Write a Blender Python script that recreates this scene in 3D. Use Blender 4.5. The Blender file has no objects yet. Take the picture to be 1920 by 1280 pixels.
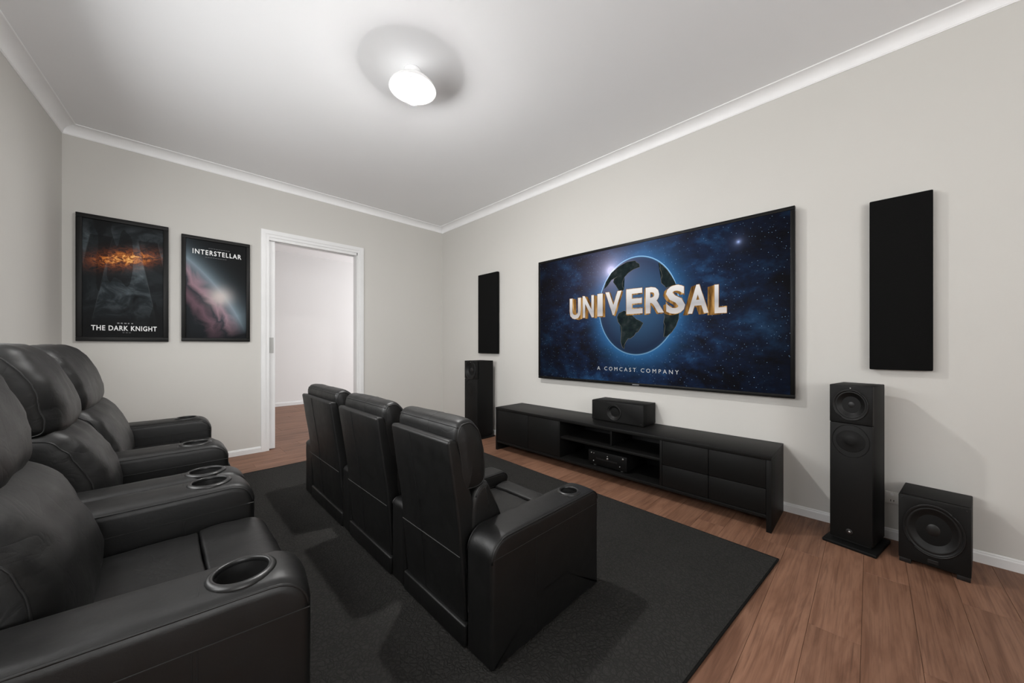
import bpy, bmesh, math, random
from mathutils import Vector, Matrix, noise
S = bpy.context.scene
COL = S.collection
random.seed(7)

# ------------------------------------------------------------------ camera, world, lights, exposure
F_PX, EYE, HORIZON = 664.5, 1.08, 650
cam_d = bpy.data.cameras.new('camera'); cam = bpy.data.objects.new('camera', cam_d); COL.objects.link(cam)
cam_d.sensor_width = 36; cam_d.lens = F_PX / 1920 * 36
cam_d.shift_y = (HORIZON - 640) / 1920
cam_d.clip_start = 0.02
cam.location = (0, 0, EYE)
cam.rotation_euler = (math.radians(90), 0, -math.radians(44.675))
S.camera = cam

w = bpy.data.worlds.new('daylight'); S.world = w; w.use_nodes = True
bg = w.node_tree.nodes['Background']; bg.inputs[0].default_value = (0.86, 0.93, 1, 1); bg.inputs[1].default_value = 1.0

def area(name, loc, rot, sx, sy, power, col=(1, 1, 1)):
    d = bpy.data.lights.new(name, 'AREA'); d.shape = 'RECTANGLE'; d.size = sx; d.size_y = sy
    d.energy = power; d.color = col
    o = bpy.data.objects.new(name, d); COL.objects.link(o); o.location = loc; o.rotation_euler = rot
    return o
# added fill light, set in an invented window behind the camera
# (tilted upwards to brighten the ceiling)
area('rear_fill', (-.30, -2.62, 1.5), (math.radians(135), 0, 0), 1.5, 1.2, 74, (1, .995, .985))
# added fill light at an invented left-wall window above the back row
area('side_fill', (-.765, 1.93, 1.58), (0, math.radians(-74), math.radians(-5.4)), .8, 2.4, 42, (1, .995, .985))
# added light for the room beyond the doorway, at an invented side opening
area('hallway_fill', (5.38, 6.2, 1.5), (0, math.radians(90), 0), 1.8, 1.8, 95, (1, .995, .995))
LAMP_POWER = 41.0                          # watts thrown by the bulb's lens
GLOW_POWER = 2.6                           # watts from its frosted sides

vs = S.view_settings
vs.view_transform = 'Standard'; vs.look = 'None'; vs.gamma = 1; vs.use_curve_mapping = False
vs.exposure = 0.24

# ------------------------------------------------------------------ helpers: materials
def srgb(r, g, b):
    f = lambda c: (c / 255) / 12.92 if c / 255 <= .04045 else ((c / 255 + .055) / 1.055) ** 2.4
    return (f(r), f(g), f(b), 1)

class NT:
    """tiny node-graph builder"""
    def __init__(s, name):
        s.m = bpy.data.materials.new(name); s.m.use_nodes = True
        s.t = s.m.node_tree; s.b = s.t.nodes['Principled BSDF']
    def link(s, a, b):
        if hasattr(a, 'is_output') or isinstance(a, bpy.types.NodeSocket): s.t.links.new(a, b)
        else: b.default_value = a
    def new(s, typ, **kw):
        n = s.t.nodes.new(typ)
        for k, v in kw.items(): setattr(n, k, v)
        return n
    def math(s, op, a, b=0.0, c=None, clamp=False):
        n = s.new('ShaderNodeMath', operation=op, use_clamp=clamp)
        s.link(a, n.inputs[0]); s.link(b, n.inputs[1])
        if c is not None: s.link(c, n.inputs[2])
        return n.outputs[0]
    def mix(s, f, a, b, mode='MIX'):
        n = s.new('ShaderNodeMix', data_type='RGBA', blend_type=mode)
        s.link(f, n.inputs[0]); s.link(a, n.inputs[6]); s.link(b, n.inputs[7])
        return n.outputs[2]
    def ramp(s, f, stops):
        n = s.new('ShaderNodeValToRGB'); s.link(f, n.inputs[0])
        e = n.color_ramp.elements
        while len(e) < len(stops): e.new(.5)
        for i, (p, c) in enumerate(stops):
            e[i].position = p; e[i].color = c if len(c) == 4 else (*c, 1)
        return n.outputs[0]
    def coord(s, which='Object'):
        return s.new('ShaderNodeTexCoord').outputs[which]
    def pos(s): return s.new('ShaderNodeNewGeometry').outputs['Position']
    def xyz(s, v):
        n = s.new('ShaderNodeSeparateXYZ'); s.link(v, n.inputs[0]); return n.outputs
    def mapping(s, v, scale=(1, 1, 1), loc=(0, 0, 0), rot=(0, 0, 0)):
        n = s.new('ShaderNodeMapping'); s.link(v, n.inputs[0])
        n.inputs['Scale'].default_value = scale; n.inputs['Rotation'].default_value = rot
        if isinstance(loc, bpy.types.NodeSocket): s.t.links.new(loc, n.inputs['Location'])
        else: n.inputs['Location'].default_value = loc
        return n.outputs[0]
    def noise(s, v, scale, detail=4, rough=.5, dist=0, out=0):
        n = s.new('ShaderNodeTexNoise'); s.link(v, n.inputs['Vector'])
        n.inputs['Scale'].default_value = scale; n.inputs['Detail'].default_value = detail
        n.inputs['Roughness'].default_value = rough; n.inputs['Distortion'].default_value = dist
        return n.outputs[out]
    def voronoi(s, v, scale, feature='F1', out='Distance'):
        n = s.new('ShaderNodeTexVoronoi', feature=feature); s.link(v, n.inputs['Vector'])
        n.inputs['Scale'].default_value = scale
        return n.outputs[out]
    def bump(s, h, strength, dist, prev=None):
        n = s.new('ShaderNodeBump'); s.link(h, n.inputs['Height'])
        n.inputs['Strength'].default_value = strength; n.inputs['Distance'].default_value = dist
        if prev is not None: s.t.links.new(prev, n.inputs['Normal'])
        return n.outputs[0]
    def done(s, col=None, rough=.5, metal=0, spec=.5, normal=None, emit=None, estr=1.0):
        b = s.b.inputs
        if col is not None: s.link(col, b['Base Color'])
        s.link(rough, b['Roughness']); b['Metallic'].default_value = metal
        b['Specular IOR Level'].default_value = spec
        if normal is not None: s.link(normal, b['Normal'])
        if emit is not None:
            s.link(emit, b['Emission Color']); b['Emission Strength'].default_value = estr
        return s.m

def plain(name, col, rough=.5, metal=0, spec=.5, grain=0.0, gscale=400):
    n = NT(name)
    nm = None
    if grain: nm = n.bump(n.noise(n.pos(), gscale, 3), grain, .001)
    v = n.noise(n.pos(), 6, 3)
    c2 = tuple(min(1, x * 1.12) for x in col[:3]) + (1,)
    c = n.mix(v, col, c2)
    return n.done(c, rough, metal, spec, nm)

M = {}
def mk_wall(name, col, spec=.25):
    n = NT(name)
    p = n.pos()
    c = n.mix(n.noise(p, 2.5, 4), tuple(x * .97 for x in col[:3]) + (1,), col)
    return n.done(c, .75, 0, spec, n.bump(n.noise(p, 260, 3), .12, .001))
M['wall'] = mk_wall('wall_paint', (.60, .586, .556, 1), .15)
M['hallwall'] = mk_wall('hallway_paint', (.80, .79, .785, 1))
M['ceiling'] = mk_wall('ceiling_paint', (.90, .905, .915, 1))
M['trim'] = plain('white_gloss_trim', (.72, .72, .72, 1), .38)
M['cornice'] = plain('cornice_paint', (.84, .84, .845, 1), .6)

def mk_leather(name, crumple):
    n = NT(name)
    p = n.pos()
    fine = n.voronoi(n.mix(.05, p, n.noise(p, 60, 2, out=1)), 420, 'DISTANCE_TO_EDGE')
    b1 = n.bump(fine, .16, .0006)
    b2 = n.bump(n.noise(p, 70, 4, .55, .6), .10, .003, b1)
    b3 = n.bump(n.noise(p, 10, 3, .5, .5), .06, .012, b2)
    rn = n.math('ABSOLUTE', n.math('SUBTRACT', n.noise(p, 8.5, 3, .55, .9), .5))
    crease = n.math('POWER', n.math('SUBTRACT', 1.0, n.math('MULTIPLY', rn, 9.0), clamp=True), 3.0)
    b3 = n.bump(n.math('SUBTRACT', 1.0, crease), crumple, .003, b3)
    c = n.mix(n.noise(p, 14, 4), (.0026, .0026, .0025, 1), (.0048, .0047, .0046, 1))
    r = n.math('MULTIPLY_ADD', n.noise(p, 20, 3), .16, .38)
    return n.done(c, r, 0, .42, b3)
M['leather'] = mk_leather('black_leather', .025)
M['soft_leather'] = mk_leather('soft_black_leather', .10)
M['seam'] = plain('leather_seam', (.0035, .0035, .0035, 1), .5)
M['thread'] = plain('grey_thread', (.028, .028, .027, 1), .6)
M['cup'] = plain('cup_plastic', (.0065, .0065, .0065, 1), .38)
M['cup_in'] = plain('cup_liner', (.0015, .0015, .0015, 1), .6)
M['cabinet'] = plain('black_ash', (.0042, .0041, .0039, 1), .50, spec=.18, grain=.1, gscale=180)
M['cab_in'] = plain('black_ash_inside', (.003, .003, .003, 1), .5)
M['speaker'] = plain('speaker_vinyl', (.0026, .0026, .0025, 1), .6, spec=.2, grain=.15, gscale=300)
M['speaker_front'] = plain('speaker_baffle', (.0038, .0037, .0035, 1), .55, spec=.22)
M['cone'] = plain('speaker_cone', (.0045, .0045, .0044, 1), .5, spec=.3)
M['rubber'] = plain('speaker_rubber', (.003, .003, .003, 1), .45)
M['metal'] = plain('brushed_metal', (.55, .55, .55, 1), .3, 1)
M['handle'] = plain('satin_chrome', (.42, .42, .41, 1), .42, .6)
M['felt'] = plain('acoustic_fabric', (.0052, .0052, .0051, 1), .95, spec=.1, grain=.5, gscale=500)
M['frame'] = plain('black_frame', (.004, .004, .0038, 1), .5, spec=.25)
M['bezel'] = plain('tv_bezel', (.0022, .0022, .0022, 1), .45, spec=.2)
M['print_white'] = plain('white_print', (.82, .82, .82, 1), .6)
M['print_grey'] = plain('grey_print', (.22, .22, .23, 1), .6)
M['outlet'] = plain('outlet_plastic', (.66, .65, .62, 1), .35)

def mk_wood():
    n = NT('walnut_plank')
    info = n.new('ShaderNodeObjectInfo')
    rnd = info.outputs['Random']
    off = n.new('ShaderNodeCombineXYZ'); n.link(n.math('MULTIPLY', rnd, 37.0), off.inputs[0]); n.link(n.math('MULTIPLY', rnd, 91.0), off.inputs[1])
    p = n.pos()
    v = n.mapping(p, (1.1, 9, 1), off.outputs[0])
    g1 = n.noise(v, 1.6, 5, .55, 1.3)
    v2 = n.mapping(p, (3.5, 120, 1), off.outputs[0])
    g2 = n.noise(v2, 1.0, 4, .6, .3)
    v3 = n.mapping(p, (2.2, 30, 1), off.outputs[0])
    g3 = n.noise(v3, 1.0, 3, .5, 1.0)
    c = n.ramp(g1, [(.30, (.105, .047, .027)), (.46, (.178, .088, .054)), (.60, (.232, .121, .077)), (.78, (.160, .078, .047))])
    c = n.mix(n.math('MULTIPLY', n.math('MULTIPLY', n.math('SUBTRACT', g2, .50), 7.0, clamp=True), .42), c, (.085, .040, .025, 1))
    c = n.mix(n.math('MULTIPLY', n.math('SMOOTH_MIN', g3, .6, .1), .45), c, (.20, .105, .066, 1))
    g4 = n.noise(n.mapping(p, (1.6, 48, 1), off.outputs[0]), 1.0, 5, .6, 1.8)
    c = n.mix(n.math('MULTIPLY', n.math('MULTIPLY', n.math('SUBTRACT', g4, .52), 6.0, clamp=True), .55), c, (.072, .033, .020, 1))
    k = n.math('MULTIPLY_ADD', rnd, .22, .94)
    kc = n.new('ShaderNodeCombineColor')
    for i in range(3): n.link(k, kc.inputs[i])
    c = n.mix(1.0, c, kc.outputs[0], 'MULTIPLY')
    return n.done(c, n.math('MULTIPLY_ADD', g2, .2, .42), 0, .26, n.bump(g2, .10, .001))
M['wood'] = mk_wood()
M['underlay'] = plain('floor_underlay', (.05, .026, .016, 1), .8)

def mk_rug():
    n = NT('charcoal_carpet')
    p = n.pos()
    warp = n.mix(.045, p, n.noise(p, 24, 2, out=1))
    a = n.voronoi(warp, 58, 'DISTANCE_TO_EDGE')
    b = n.noise(p, 240, 4, .65)
    h = n.math('ADD', n.math('MULTIPLY', n.math('MINIMUM', a, .25), 2.4), n.math('MULTIPLY', b, .8))
    c = n.mix(n.noise(p, 5, 4), (.017, .0165, .0155, 1), (.025, .0242, .0228, 1))
    c = n.mix(n.math('MULTIPLY', n.math('GREATER_THAN', a, .10), .22), c, (.060, .058, .054, 1))
    c = n.mix(n.math('MULTIPLY', b, .22), c, (.050, .048, .045, 1))
    return n.done(c, .95, 0, .12, n.bump(h, .9, .006))
M['rug'] = mk_rug()
M['rugedge'] = plain('rug_binding', (.0075, .0073, .007, 1), .9, spec=.1)

# ------------------------------------------------------------------ helpers: objects and meshes
def obj(name, bm, mat, parent=None, smooth=False, loc=None):
    me = bpy.data.meshes.new(name); bm.normal_update(); bm.to_mesh(me); bm.free()
    if smooth:
        for p in me.polygons: p.use_smooth = True
    me.materials.append(M[mat] if isinstance(mat, str) else mat)
    o = bpy.data.objects.new(name, me); COL.objects.link(o)
    if parent is not None: o.parent = parent
    if loc is not None: o.location = loc
    return o
def sharp(o, deg=35):
    me = o.data
    for p in me.polygons: p.use_smooth = True
    me.set_sharp_from_angle(angle=math.radians(deg))
    return o
def tag(o, label=None, cat=None, group=None, kind=None):
    if label: o['label'] = label
    if cat: o['category'] = cat
    if group: o['group'] = group
    if kind: o['kind'] = kind
    return o
def empty(name, loc, label, cat, group=None):
    o = bpy.data.objects.new(name, None); COL.objects.link(o); o.location = loc
    o.empty_display_size = .1
    return tag(o, label, cat, group)
def recentre(o):
    """put an unparented mesh object's origin at the middle of its base"""
    vs_ = o.data.vertices
    lo = [min(v.co[i] for v in vs_) for i in range(3)]; hi = [max(v.co[i] for v in vs_) for i in range(3)]
    c = Vector(((lo[0] + hi[0]) / 2, (lo[1] + hi[1]) / 2, lo[2]))
    o.data.transform(Matrix.Translation(-c)); o.location = c
    return o
def box(bm, x0, x1, y0, y1, z0, z1, bev=0.0, seg=2):
    vs_ = [bm.verts.new((x, y, z)) for x in (x0, x1) for y in (y0, y1) for z in (z0, z1)]
    fs = [(0, 1, 3, 2), (4, 6, 7, 5), (0, 4, 5, 1), (2, 3, 7, 6), (0, 2, 6, 4), (1, 5, 7, 3)]
    faces = [bm.faces.new([vs_[i] for i in f]) for f in fs]
    if bev:
        es = list({e for f in faces for e in f.edges})
        bmesh.ops.bevel(bm, geom=es, offset=bev, segments=seg, affect='EDGES', profile=.5)
    return bm
def boxo(name, b, mat, parent=None, bev=0.0, off=(0, 0, 0)):
    """box object; b in world coords, off = parent's location"""
    bm = bmesh.new()
    box(bm, b[0] - off[0], b[1] - off[0], b[2] - off[1], b[3] - off[1], b[4] - off[2], b[5] - off[2], bev)
    o = obj(name, bm, mat, parent)
    if bev: sharp(o, 40)
    return o
def tube(bm, pts, r, n=8, closed=False):
    pts = [Vector(p) for p in pts]; rings = []
    N = len(pts)
    for i, p in enumerate(pts):
        a = pts[(i - 1) % N] if (closed or i > 0) else p
        b = pts[(i + 1) % N] if (closed or i < N - 1) else p
        t = (b - a).normalized()
        up = Vector((0, 1, 0)) if abs(t.y) < .8 else Vector((0, 0, 1))
        u = t.cross(up).normalized(); v = t.cross(u).normalized()
        rings.append([bm.verts.new(p + (u * math.cos(2 * math.pi * k / n) + v * math.sin(2 * math.pi * k / n)) * r) for k in range(n)])
    for i in range(N if closed else N - 1):
        A, B = rings[i], rings[(i + 1) % N]
        for k in range(n): bm.faces.new((A[k], A[(k + 1) % n], B[(k + 1) % n], B[k]))
    if not closed:
        bm.faces.new(rings[0]); bm.faces.new(list(reversed(rings[-1])))
    bmesh.ops.recalc_face_normals(bm, faces=bm.faces)
    return bm
def lathe(bm, prof, axis, centre, n=32, cap=True):
    """revolve (r, h) pairs round an axis ('x' or 'z') through centre; h runs along the axis"""
    rings = []
    for r, h in prof:
        ring = []
        for k in range(n):
            a = 2 * math.pi * k / n
            if axis == 'z': q = Vector((r * math.cos(a), r * math.sin(a), h))
            else: q = Vector((h, r * math.cos(a), r * math.sin(a)))
            ring.append(bm.verts.new(q + Vector(centre)))
        rings.append(ring)
    for A, B in zip(rings, rings[1:]):
        for k in range(n): bm.faces.new((A[k], A[(k + 1) % n], B[(k + 1) % n], B[k]))
    if cap and prof[0][0] > 1e-6: bm.faces.new(rings[0])
    if cap and prof[-1][0] > 1e-6: bm.faces.new(list(reversed(rings[-1])))
    bmesh.ops.remove_doubles(bm, verts=bm.verts, dist=1e-6)
    bmesh.ops.recalc_face_normals(bm, faces=bm.faces)
    return bm
def prism(bm, poly, axis, a, b):
    """extrude a 2-D polygon between a and b along axis; poly in the two other axes (in xyz order)"""
    def P(u, v, t):
        return {'x': (t, u, v), 'y': (u, t, v), 'z': (u, v, t)}[axis]
    A = [bm.verts.new(P(u, v, a)) for u, v in poly]; B = [bm.verts.new(P(u, v, b)) for u, v in poly]
    bm.faces.new(A); bm.faces.new(list(reversed(B)))
    n = len(poly)
    for i in range(n): bm.faces.new((A[i], B[i], B[(i + 1) % n], A[(i + 1) % n]))
    bmesh.ops.recalc_face_normals(bm, faces=bm.faces)
    return bm
def cut(o, cutters):
    """boolean-subtract temporary bmesh solids from object o (mesh in o's local frame)"""
    for cb in cutters:
        me = bpy.data.meshes.new('cutter'); cb.to_mesh(me); cb.free()
        c = bpy.data.objects.new('cutter', me); COL.objects.link(c); c.matrix_world = o.matrix_world.copy()
        c.parent = o.parent; c.location = o.location; c.rotation_euler = o.rotation_euler
        md = o.modifiers.new('cut', 'BOOLEAN'); md.operation = 'DIFFERENCE'; md.solver = 'EXACT'; md.object = c
        dg = bpy.context.evaluated_depsgraph_get(); dg.update()
        new = bpy.data.meshes.new_from_object(o.evaluated_get(dg))
        o.modifiers.remove(md); old = o.data; nm = old.name; o.data = new
        bpy.data.meshes.remove(old); new.name = nm
        bpy.data.objects.remove(c); bpy.data.meshes.remove(me)
    return o
def catmull(pts, per=6):
    out = []; n = len(pts)
    for i in range(n):
        p0, p1, p2, p3 = [Vector(pts[(i + k - 1) % n]) for k in range(4)]
        for j in range(per):
            t = j / per
            out.append(.5 * ((2 * p1) + (p2 - p0) * t + (2 * p0 - 5 * p1 + 4 * p2 - p3) * t * t + (3 * p1 - p0 - 3 * p2 + p3) * t ** 3))
    return out
def rounded(pts, rads, seg=6):
    """polygon with rounded corners; rads per corner"""
    out = []; n = len(pts)
    for i in range(n):
        p = Vector(pts[i]); a = Vector(pts[i - 1]); b = Vector(pts[(i + 1) % n]); r = rads[i]
        if r <= 0: out.append(p); continue
        u = (a - p).normalized(); v = (b - p).normalized()
        th = u.angle(v); d = r / math.tan(th / 2)
        c = p + (u + v).normalized() * (r / math.sin(th / 2))
        s = p + u * d - c; e = p + v * d - c
        a0 = math.atan2(s.y, s.x); a1 = math.atan2(e.y, e.x)
        da = (a1 - a0 + math.pi) % (2 * math.pi) - math.pi
        for k in range(seg + 1):
            q = a0 + da * k / seg; out.append(c + Vector((math.cos(q), math.sin(q))) * r)
    return out
def densify(pts, step):
    out = []; n = len(pts)
    for i in range(n):
        a, b = pts[i], pts[(i + 1) % n]; k = max(1, int((b - a).length / step))
        for j in range(k): out.append(a.lerp(b, j / k))
    return out
def normals2(pts):
    n = len(pts); area2 = sum(pts[i].x * pts[(i + 1) % n].y - pts[(i + 1) % n].x * pts[i].y for i in range(n))
    sg = 1 if area2 > 0 else -1
    out = []
    for i in range(n):
        t = pts[(i + 1) % n] - pts[i - 1]
        out.append(Vector((t.y, -t.x)).normalized() * sg)
    return out
def loft(bm, prof, y0, y1, r=.02, nr=5, ny=6, crown=0.0, crown_dir=None, wrinkle=0.0, seed=0, puff=0.0, wscale=9):
    """upholstered solid: XZ profile swept along y, rounded at both ends, crowned in the middle, slightly wrinkled.
       returns the rings (lists of verts)"""
    N = normals2(prof); n = len(prof)
    ys = []
    for k in range(nr + 1):
        a = math.pi / 2 * k / nr
        ys.append((y0 + r * (1 - math.cos(a)), r * (1 - math.sin(a))))
    L = y1 - y0 - 2 * r
    mids = [(y0 + r + L * k / ny, 0.0) for k in range(1, ny)]
    ends = [(y1 - (y - y0), d) for y, d in reversed(ys)]
    st = ys + mids + ends
    cen = sum(prof, Vector((0, 0))) / n
    rings = []
    def ring(y, d, extra=1.0):
        t = (y - y0) / (y1 - y0); cr = crown * (1 - (2 * t - 1) ** 4)
        vs_ = []
        for p, nn in zip(prof, N):
            c = cr
            if crown_dir is not None: c *= max(0, nn.dot(crown_dir)) ** .7
            q = p + nn * (c - d)
            if extra < 1: q = cen + (q - cen) * extra
            v = Vector((q.x, y, q.y))
            if wrinkle:
                edge = 1 + 1.6 * math.exp(-min(t, 1 - t) * (y1 - y0) / .05)
                f = noise.noise(Vector((v.x * wscale, v.y * wscale * 1.6 + seed * 5.3, v.z * wscale + seed)))
                g = noise.noise(Vector((v.x * wscale * 3 + seed, v.y * wscale * 1.2, v.z * wscale * 3.2)))
                v += Vector((nn.x, 0, nn.y)) * wrinkle * (f * .9 + g * .55) * edge
            vs_.append(bm.verts.new(v))
        return vs_
    caps = [(.82, puff * .55), (.55, puff * .85), (.25, puff)]
    for k, pf in reversed(caps): rings.append(ring(y0 - pf, r, k))
    for y, d in st: rings.append(ring(y, d))
    for k, pf in caps: rings.append(ring(y1 + pf, r, k))
    for A, B in zip(rings, rings[1:]):
        for i in range(n): bm.faces.new((A[i], B[i], B[(i + 1) % n], A[(i + 1) % n]))
    bm.faces.new(rings[0]); bm.faces.new(list(reversed(rings[-1])))
    bmesh.ops.recalc_face_normals(bm, faces=bm.faces)
    return rings

# ------------------------------------------------------------------ the room
XW, YW, YR = 2.925, 4.412, -2.64          # screen wall, poster wall, rear wall (inner faces)
ZC, ZCB, CP = 2.806, 2.738, .085          # ceiling, foot of cornice, cornice projection
XL = lambda y: -.551 - .095 * (YW - y)    # the left wall runs slightly askew
PL = [Vector((XL(YW), YW)), Vector((XW, YW)), Vector((XW, YR)), Vector((XL(YR), YR))]   # room outline, clockwise
def inset(d):
    n = len(PL); out = []
    for i in range(n):
        a, b, c = PL[i - 1], PL[i], PL[(i + 1) % n]
        u = (b - a).normalized(); v = (c - b).normalized()
        nu = Vector((u.y, -u.x)); nv = Vector((v.y, -v.x))        # inward for a clockwise outline
        m = (nu + nv); out.append(b + m * (d / (1 + nu.dot(nv))))
    return out
T = .11
DX0, DX1, DZ = .785, 1.716, 2.225        # doorway
bm = bmesh.new()
box(bm, XL(YW) - .4, DX0 - .0, YW, YW + T, 0, 2.95); box(bm, DX1, XW + T, YW, YW + T, 0, 2.95); box(bm, DX0, DX1, YW, YW + T, DZ, 2.95)
tag(obj('wall_back', bm, 'wall'), kind='structure')
bm = bmesh.new(); box(bm, XW, XW + T, YR - T, YW, 0, 2.95)
tag(obj('wall_right', bm, 'wall'), kind='structure')
bm = bmesh.new()
LW0, LW1, LZ0, LZ1 = .65, 3.2, 1.12, 2.05   # invented left-wall window, opened for the side fill light
for ya, yb, za, zb in ((YR - T, LW0, 0, 2.95), (LW1, YW, 0, 2.95), (LW0, LW1, 0, LZ0), (LW0, LW1, LZ1, 2.95)):
    prism(bm, [(XL(yb), yb), (XL(ya), ya), (XL(ya) - T, ya), (XL(yb) - T, yb)], 'z', za, zb)
tag(obj('wall_left', bm, 'wall'), kind='structure')
WX0, WX1, WZ0, WZ1 = -1.08, .48, .85, 2.15   # window added behind the camera to hold the rear fill light
bm = bmesh.new()
box(bm, PL[3].x - T, WX0, YR - T, YR, 0, 2.95); box(bm, WX1, XW, YR - T, YR, 0, 2.95)
box(bm, WX0, WX1, YR - T, YR, 0, WZ0); box(bm, WX0, WX1, YR - T, YR, WZ1, 2.95)
tag(obj('wall_rear', bm, 'wall'), kind='structure')
bm = bmesh.new()
for x in (WX0, -.325, WX1 - .05): box(bm, x, x + .05, YR - .09, YR - .04, WZ0, WZ1)
box(bm, WX0, WX1, YR - .09, YR - .04, WZ0, WZ0 + .05); box(bm, WX0, WX1, YR - .09, YR - .04, WZ1 - .05, WZ1)
tag(obj('added_window_1', bm, 'trim'), kind='structure')  # frame of the added, unseen rear window
bm = bmesh.new()
def lbar(ya, yb, za, zb): prism(bm, [(XL(yb) - .04, yb), (XL(ya) - .04, ya), (XL(ya) - .09, ya), (XL(yb) - .09, yb)], 'z', za, zb)
for ya in (LW0, 1.9, LW1 - .05): lbar(ya, ya + .05, LZ0, LZ1)
lbar(LW0, LW1, LZ0, LZ0 + .05); lbar(LW0, LW1, LZ1 - .05, LZ1)
tag(obj('added_window_2', bm, 'trim'), kind='structure')  # frame of the added left-wall window, out of view
bm = bmesh.new(); box(bm, -1.4, XW + T, YR - T, YW + T * .5, ZC, 2.95)
tag(obj('ceiling', bm, 'ceiling'), kind='structure')
# hallway beyond the doorway
HY, HX0, HX1 = 7.53, -.4, 5.45
bm = bmesh.new(); box(bm, HX0 - T, HX1 + T, HY, HY + T, 0, 2.95); tag(obj('wall_hallway_far', bm, 'hallwall'), kind='structure')
bm = bmesh.new(); box(bm, HX0 - T, HX0, YW + T, HY, 0, 2.95); tag(obj('wall_hallway_left', bm, 'hallwall'), kind='structure')
bm = bmesh.new()
box(bm, HX1, HX1 + T, YW + T, HY, 0, .6); box(bm, HX1, HX1 + T, YW + T, HY, 2.4, 2.95)
box(bm, HX1, HX1 + T, YW + T, 5.3, .6, 2.4); box(bm, HX1, HX1 + T, 7.1, HY, .6, 2.4)  # leaves an opening added behind the hallway fill light
tag(obj('wall_hallway_right', bm, 'hallwall'), kind='structure')
bm = bmesh.new(); box(bm, HX0 - T, HX1 + T, YW + T * .5, HY + T, ZC, 2.95); tag(obj('ceiling_hallway', bm, 'ceiling'), kind='structure')
# floor: slab with separate planks running towards the screen wall
bm = bmesh.new(); box(bm, -1.4, HX1 + T, YR - T, HY + T, -.12, -.012)
floor = tag(obj('floor', bm, 'underlay'), kind='structure')
PW = .148; cache = {}
def plank_mesh(L):
    k = round(L, 3)
    if k not in cache:
        b = bmesh.new(); box(b, 0, L - .0008, .0004, PW - .0004, -.012, 0)
        top = [e for e in b.edges if all(v.co.z > -.001 for v in e.verts)]
        bmesh.ops.bevel(b, geom=top, offset=.0007, segments=1, affect='EDGES')
        me = bpy.data.meshes.new('plank'); b.to_mesh(me); b.free(); me.materials.append(M['wood']); cache[k] = me
    return cache[k]
y = YR; row = 0
LENS = (1.2, 1.2, .9, 1.2, .6)
while y < HY - .01:
    hall = y > YW + .03
    x = (HX0 if hall else XL(y) - .1); end = (HX1 if hall else XW)
    x = math.floor((x) / .3) * .3 if not hall else HX0
    first = True; i = row * 2
    while x < end - .02:
        L = random.choice((.3, .6, .9, 1.2)) if first else LENS[i % 5]; i += 1; first = False
        L = min(L, math.ceil((end - x) * 20) / 20 + .02)
        o = bpy.data.objects.new('plank', plank_mesh(L)); COL.objects.link(o); o.parent = floor; o.location = (x, y, 0)
        x += L
    y += PW; row += 1
# cornices
prof = [(0, ZCB), (.004, ZCB), (.006, ZCB + .006)]
for k in range(9):
    a = math.pi / 2 * k / 8; prof.append((.008 + (CP - .018) * (1 - math.cos(a)), ZCB + .006 + (ZC - ZCB - .012) * math.sin(a)))
prof += [(CP - .003, ZC - .006), (CP, ZC - .004), (CP, ZC), (0, ZC)]
def sweep_side(name, i, pr, mat):
    bm = bmesh.new(); A, B = [], []
    for d, z in pr:
        q = inset(d); A.append(bm.verts.new((q[i].x, q[i].y, z))); B.append(bm.verts.new((q[(i + 1) % 4].x, q[(i + 1) % 4].y, z)))
    n = len(pr)
    for k in range(n): bm.faces.new((A[k], A[(k + 1) % n], B[(k + 1) % n], B[k]))
    bm.faces.new(A); bm.faces.new(list(reversed(B)))
    bmesh.ops.recalc_face_normals(bm, faces=bm.faces)
    return sharp(tag(obj(name, bm, mat), kind='structure'), 30)
for i in range(4): sweep_side('trim_%d' % (i + 1), i, prof, 'cornice')
# baseboards
bprof = [(0, 0), (.013, 0), (.013, .043), (.010, .047), (.0075, .048), (.0075, .053), (.004, .058), (0, .058)]
sweep_side('baseboard_right', 1, bprof, 'trim'); sweep_side('baseboard_rear', 2, bprof, 'trim'); sweep_side('baseboard_left', 3, bprof, 'trim')
bm = bmesh.new()
for x0, x1 in ((XL(YW) + .013, .729), (1.80, XW - .013)):
    prism(bm, [(YW - d, z) for d, z in bprof], 'x', x0, x1)
sharp(tag(obj('baseboard_back', bm, 'trim'), kind='structure'), 30)
bm = bmesh.new(); prism(bm, [(HY - d, z * 1.25) for d, z in bprof], 'x', HX0, HX1)
sharp(tag(obj('baseboard_hallway', bm, 'trim'), kind='structure'), 30)
# doorway: architrave (mitred, two-step) and jambs
def arch_ring(bm, w0, w1, th):
    """flat frame between two offsets from the doorway edge, standing th proud of the wall"""
    def fr(w_): return [(DX0 + .012 - w_, 0), (DX0 + .012 - w_, DZ + w_), (DX1 - .012 + w_, DZ + w_), (DX1 - .012 + w_, 0)]
    i_, o_ = fr(w0), fr(w1)
    for k in range(3):
        q = [i_[k], i_[k + 1], o_[k + 1], o_[k]]
        prism(bm, q, 'y', YW - th, YW)
bm = bmesh.new(); arch_ring(bm, .0, .026, .009); arch_ring(bm, .026, .031, .0125); arch_ring(bm, .031, .068, .017); arch_ring(bm, .068, .072, .012)
tag(obj('trim_5', bm, 'trim'), kind='structure')
bm = bmesh.new()
box(bm, DX1 - .02, DX1, YW, YW + T, 0, DZ); box(bm, DX0, DX1, YW, YW + .028, DZ - .03, DZ); box(bm, DX0, DX1, YW + .078, YW + T, DZ - .03, DZ)
box(bm, DX0, DX0 + .004, YW, YW + .028, 0, DZ); box(bm, DX0, DX1, YW + .028, YW + .078, DZ - .006, DZ)
tag(obj('trim_6', bm, 'trim'), kind='structure')
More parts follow.
